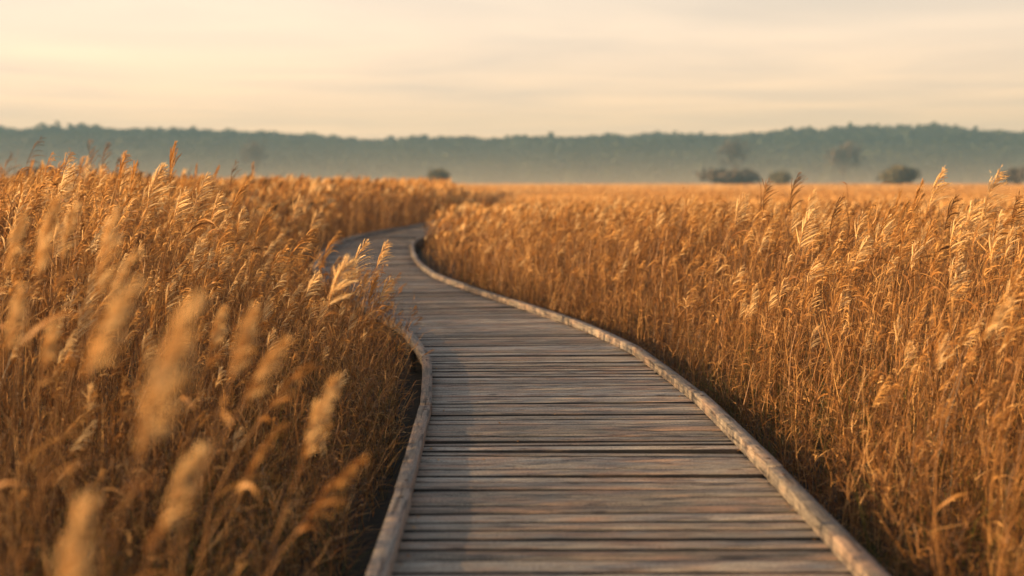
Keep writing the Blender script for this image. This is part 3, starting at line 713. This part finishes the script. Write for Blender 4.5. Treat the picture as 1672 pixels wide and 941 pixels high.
x, y = spots(DN[4], 120, 480, 20)
H_ = np.where(x < -.07 * y, 1.5, 1.30) * (1 + .06 * noise2(x, y, 48, 14)); one = np.ones(len(x))
parts += lay(SH, rng.integers(0, 16, len(x)), x, y, one * 2.6, H_ * rng.uniform(.85, 1.0, len(x)), rng.normal(0, .5, len(x)), 0 * one, 0.16 + .14 * noise2(x, y, 49, 30) + rng.normal(0, .05, len(x)))
# low wiry undergrowth along the boardwalk, and reeds leaning over its left kerb before the bend
WI = [t for t, k in zip(T0, K0) if k == 'wiry']; PL = [t for t, k in zip(T0, K0) if k == 'plumed']
for per, y0, y1 in ((150, 3.0, 9.0), (90, 9.0, 20.0)):
    x, y = spots(per, y0, y1, .6, .5); d, sd = edge_dist(x, y); k = (d > .17) & (d < 1.9); x, y, d, sd = x[k], y[k], d[k], sd[k]
    sz = rng.uniform(.25, .62, len(x)) * np.interp(d, [0, .25, .8], [.6, .85, 1.25]); one = np.ones(len(x))
    parts += lay(WI, rng.integers(0, len(WI), len(x)), x, y, one * 1.1, sz, rng.uniform(0, 6.28, len(x)), rng.normal(.05, .12, len(x)), rng.normal(-.2, .16, len(x)))
q = rng.uniform(8.8, 13.0, 260); c = np.interp(q, LINE[:, 1], LINE[:, 0]); x = c - HALF - KW - rng.uniform(.16, .8, 260) - .06 * (q > 11); d, sd = edge_dist(x, q); k = d > .04; x, y, d = x[k], q[k], d[k]
sz = rng.uniform(.5, .9, len(x)) * np.interp(d, [0, .5], [.75, 1.15]); one = np.ones(len(x))
parts += lay(PL + WI, rng.integers(0, len(PL) + len(WI), len(x)), x, y, one, sz, rng.normal(0, .5, len(x)), rng.normal(.07, .07, len(x)), rng.normal(0, .12, len(x)))
# the dense shaded growth to the left of the picture, out of which the low sun comes
x = rng.uniform(-7, -2.2, 1500); y = rng.uniform(-1.5, 4.2, 1500); k = x < -.43 * np.maximum(y, 0) - .75; x, y = x[k], y[k]
d, sd = edge_dist(x, y); sz = bed_height(x, y, d, sd) * rng.uniform(.7, 1.0, len(x)); one = np.ones(len(x))
parts += lay(T0, rng.integers(0, len(T0), len(x)), x, y, one, sz, rng.normal(0, .6, len(x)), .06 * one, rng.normal(0, .1, len(x)))
tag(link('reeds', mesh_from('reeds', *joined(parts), REED_MATS)), 'dense golden dry reeds covering the marsh', None, None, 'stuff')

# sedge and dead grass in the shade at the reeds' feet
parts = []
for per, y0, y1, mg in ((26, 1.2, 9.5, 1.6), (7, 9.5, 22, 1.0)):
    x, y = spots(per, y0, y1, mg, 1.0); d, sd = edge_dist(x, y); k = (d > .12) & (rng.uniform(0, 1, len(x)) < np.where(d < 1.2, 1, .35)); x, y, d, sd = x[k], y[k], d[k], sd[k]
    sz = rng.uniform(.22, .62, len(x)) * np.interp(d, [0, .3, 1.5], [.6, 1, 1.5]); green = noise2(x, y, 51, .9) + .4 * ((sd > 0) & (y < 8))
    parts += lay(TF, rng.integers(0, 14, len(x)), x, y, sz * 1.0, sz, rng.uniform(0, 6.28, len(x)), rng.normal(0, .1, len(x)), .25 - .75 * np.clip(green + .15, 0, .7))
tag(link('marsh_grass', mesh_from('marsh_grass', *joined(parts), REED_MATS)), 'low sedge and dead grass at the foot of the reeds', None, None, 'stuff')
# leaf bits blown against the right kerb
g = G()
for q in range(90):
    s = rng.uniform(4.5, 17); c, t, n = on_line(s); p = c + n * ((HALF - abs(rng.normal(0, .025)) - .012) * (1 if rng.uniform() < .7 else -1) if q > 22 else rng.uniform(-.8, .8))
    a = rng.uniform(0, 6.28); L_ = rng.uniform(.012, .03); e = np.array([math.cos(a), math.sin(a), rng.uniform(0, .4)]) * L_
    g.ribbon([np.array([*p, DECK + .008]), np.array([*p, DECK + .012]) + e * .5, np.array([*p, DECK + .009]) + e], [.002, .006, .001], 0, rng.uniform(.4, 1), side=(0, 0, 1))
tag(build('fallen_leaves', g, [LEAF]), 'dry leaf bits blown against the kerbs', None, None, 'stuff')
# ----------------------------------------------------------------- more reeds as things of their own
ZONES = [   # (label, count, y range, x picker, plume styles, side)
    ('golden reed with a small soft plume among its neighbours in the near left bed', 46, (5.0, 9.5), -1, ['fluffy', 'curl', 'narrow', 'comb']),
    ('amber reed with a soft plume in the left bed before the bend', 34, (9.5, 15), -1, ['fluffy', 'narrow', 'curl']),
    ('amber reed with a feathery plume in the near right bed', 58, (5.0, 9.5), 1, ['comb', 'narrow', 'curl', 'fluffy']),
    ('golden reed with a slim plume farther back in the right bed', 50, (9.5, 18), 1, ['narrow', 'fluffy', 'comb']),
    ('golden reed at the tip of the right bed where the boardwalk bends away', 22, (19, 27), 1, ['fluffy', 'narrow']),
]
def copy_tree(src):
    r = src.copy(); COL.objects.link(r)
    for ch in src.children:
        c = ch.copy(); COL.objects.link(c); c.parent = r
    return r
rr = np.random.default_rng(77); PROTO = {}
for zi, (lab, cnt, (ya, yb), side, styles) in enumerate(ZONES):
    done = 0
    while done < cnt:
        y = rr.uniform(ya, yb); c = np.interp(y, LINE[:, 1], LINE[:, 0]); hw = .41 * y
        x = rr.uniform(-hw, c - 1.3) if side < 0 else rr.uniform(c + 1.25, min(hw, c + 6))
        d, sd = edge_dist(np.array([x]), np.array([y])); H_ = bed_height(np.array([x]), np.array([y]), d, sd)[0] * rr.uniform(.88, 1.03)
        st = styles[rr.integers(0, len(styles))]; key = (st, int(rr.integers(0, 3)))
        if key not in PROTO:
            L_ = rr.uniform(.17, .25); tl = rr.uniform(.04, .11)
            o = PROTO[key] = make_reed((x, y, 0), (.16, 0, 1.5 - L_), (.16 + tl, 0, 1.5), st, 7000 + len(PROTO) * 3, lab, 3, .8)
        else: o = copy_tree(PROTO[key]); o['label'] = lab
        s = H_ / 1.5; o.location = (x, y, 0); o.scale = (s, s, s); o.rotation_euler = (0, 0, rr.normal(0, .45)); done += 1

# ----------------------------------------------------------------- air
def box_mesh(name, lo, hi, mat):
    x0, y0, z0 = lo; x1, y1, z1 = hi
    V = np.array([(x0, y0, z0), (x1, y0, z0), (x1, y1, z0), (x0, y1, z0), (x0, y0, z1), (x1, y0, z1), (x1, y1, z1), (x0, y1, z1)], float)
    Q = np.array([(0, 3, 2, 1), (4, 5, 6, 7), (0, 1, 5, 4), (1, 2, 6, 5), (2, 3, 7, 6), (3, 0, 4, 7)])
    return link(name, mesh_from(name, V, Q, np.zeros(6), np.zeros(8), [mat]))
if HAZE: tag(box_mesh('haze', (-1150, -80, -1.5), (1150, 1200, 62), air_mat('haze_air', HAZE_COL, HAZE, .0)), 'thin evening haze over the marsh', None, None, 'stuff')
if MIST:
    xs = (-620, 620); prof = [(180, -.9), (300, 1.8), (380, 5.0), (440, 9.0), (490, 14.0), (528, 20.0), (550, 27.0), (555, 27.0), (556, -.9)]
    V = np.array([(x_, a if x_ < 0 else 556 - (556 - a) * .62, b if x_ < 0 or b < 0 else b * .55) for x_ in xs for a, b in prof], float); n = len(prof); half = (n - 1) // 2
    Q = [q[::-1] for q in [(i, (i + 1) % n, n + (i + 1) % n, n + i) for i in range(n)] + [(0, 8, 7, 1), (1, 7, 6, 2), (2, 6, 5, 3)] + [(9, 10, 16, 17), (10, 11, 15, 16), (11, 12, 14, 15)]]
    tag(link('mist', mesh_from('mist', V, np.array(Q), np.zeros(len(Q)), np.zeros(len(V)), [air_mat('mist_air', MIST_COL, MIST, .0)])), 'low pale mist lying before the wooded hills', None, None, 'stuff')

# ----------------------------------------------------------------- sky and sun
w = bpy.data.worlds.new('World'); scene.world = w; w.use_nodes = True
nt = w.node_tree; nt.nodes.clear(); L = nt.links
sky = N(nt, 'ShaderNodeTexSky', sky_type='NISHITA', sun_disc=False, sun_elevation=R(SUN_EL), sun_rotation=R(SUN_AZ), air_density=1.0, dust_density=3.5, ozone_density=1.0)
tc = N(nt, 'ShaderNodeTexCoord'); sx = N(nt, 'ShaderNodeSeparateXYZ'); L.new(tc.outputs['Generated'], sx.inputs[0])
def wm(op, a, b, c=None):
    n = N(nt, 'ShaderNodeMath', operation=op)
    for i, v in enumerate((a, b, c)):
        if v is None: continue
        if isinstance(v, (int, float)): n.inputs[i].default_value = v
        else: L.new(v, n.inputs[i])
    return n.outputs[0]
# high thin cloud veil: position on a flat cloud layer = direction / height
zc = wm('MAXIMUM', sx.outputs['Z'], .03)
cx = wm('DIVIDE', sx.outputs['X'], zc); cy = wm('DIVIDE', sx.outputs['Y'], zc)
cb = N(nt, 'ShaderNodeCombineXYZ'); L.new(cx, cb.inputs['X']); L.new(cy, cb.inputs['Y'])
mp = N(nt, 'ShaderNodeMapping'); mp.inputs['Scale'].default_value = (.30, .27, 1); mp.inputs['Rotation'].default_value = (0, 0, R(24)); L.new(cb.outputs[0], mp.inputs['Vector'])
n1 = N(nt, 'ShaderNodeTexNoise', Scale=1.0, Detail=4.0, Roughness=.5, Distortion=.4); L.new(mp.outputs[0], n1.inputs['Vector'])
cloud = ramp(nt, [(.38, (0, 0, 0)), (.68, (1, 1, 1))]); L.new(n1.outputs['Fac'], cloud.inputs['Fac'])
# veil colour from the horizon up, a little brighter towards the sun
el = ramp(nt, VEIL); L.new(sx.outputs['Z'], el.inputs['Fac'])
toward = wm('MULTIPLY_ADD', sx.outputs['X'], -.25, 1.0)
vc = N(nt, 'ShaderNodeMix', data_type='RGBA', blend_type='MIX'); L.new(wm('MULTIPLY', cloud.outputs['Color'], wm('MULTIPLY', .52, wm('MINIMUM', wm('MULTIPLY', sx.outputs['Z'], 12.0), 1.0))), vc.inputs['Factor'])
L.new(el.outputs['Color'], vc.inputs['A']); vc.inputs['B'].default_value = CLOUD_COL
b1 = N(nt, 'ShaderNodeBackground', Strength=SKY); L.new(sky.outputs[0], b1.inputs['Color'])
b2 = N(nt, 'ShaderNodeBackground', Strength=1.0); L.new(vc.outputs['Result'], b2.inputs['Color']); L.new(wm('MULTIPLY', toward, VEIL_S), b2.inputs['Strength'])
mixs = N(nt, 'ShaderNodeMixShader')
fac = N(nt, 'ShaderNodeMapRange'); fac.inputs['From Min'].default_value = .10; fac.inputs['From Max'].default_value = .45; fac.inputs['To Min'].default_value = .93; fac.inputs['To Max'].default_value = .15
L.new(sx.outputs['Z'], fac.inputs['Value']); L.new(fac.outputs[0], mixs.inputs['Fac']); L.new(b1.outputs[0], mixs.inputs[1]); L.new(b2.outputs[0], mixs.inputs[2])
o = N(nt, 'ShaderNodeOutputWorld'); L.new(mixs.outputs[0], o.inputs['Surface'])

sd_ = bpy.data.lights.new('sun', 'SUN'); sd_.energy = SUN_STRENGTH; sd_.angle = R(.55); sd_.color = SUN_COL
so = bpy.data.objects.new('sun', sd_); COL.objects.link(so); so.location = (-30, -5, 20)
az, el_ = R(SUN_AZ), R(SUN_EL); to_sun = Vector((math.sin(az) * math.cos(el_), math.cos(az) * math.cos(el_), math.sin(el_)))
so.rotation_euler = to_sun.to_track_quat('Z', 'Y').to_euler()

# ----------------------------------------------------------------- camera
cd = bpy.data.cameras.new('camera'); cam = bpy.data.objects.new('camera', cd); COL.objects.link(cam)
cd.sensor_width = 36; cd.lens = 2050 / 1672 * 36; cd.clip_start = .05; cd.clip_end = 4000
cam.location = (0, 0, CAM_Z); cam.rotation_euler = (R(90) - math.atan(172.5 / 2050), 0, 0)
cd.dof.use_dof = True; cd.dof.focus_distance = 8.1; cd.dof.aperture_fstop = FSTOP
scene.camera = cam

vs = scene.view_settings; vs.view_transform = 'Standard'; vs.look = 'None'; vs.exposure = EXPO; vs.gamma = 1
scene.render.engine = 'CYCLES'
cy_ = scene.cycles; cy_.use_denoising = True; cy_.max_bounces = 6; cy_.diffuse_bounces = 2; cy_.transmission_bounces = 3; cy_.transparent_max_bounces = 4; cy_.volume_bounces = 0
cy_.use_adaptive_sampling = False; cy_.sample_clamp_indirect = 4.0
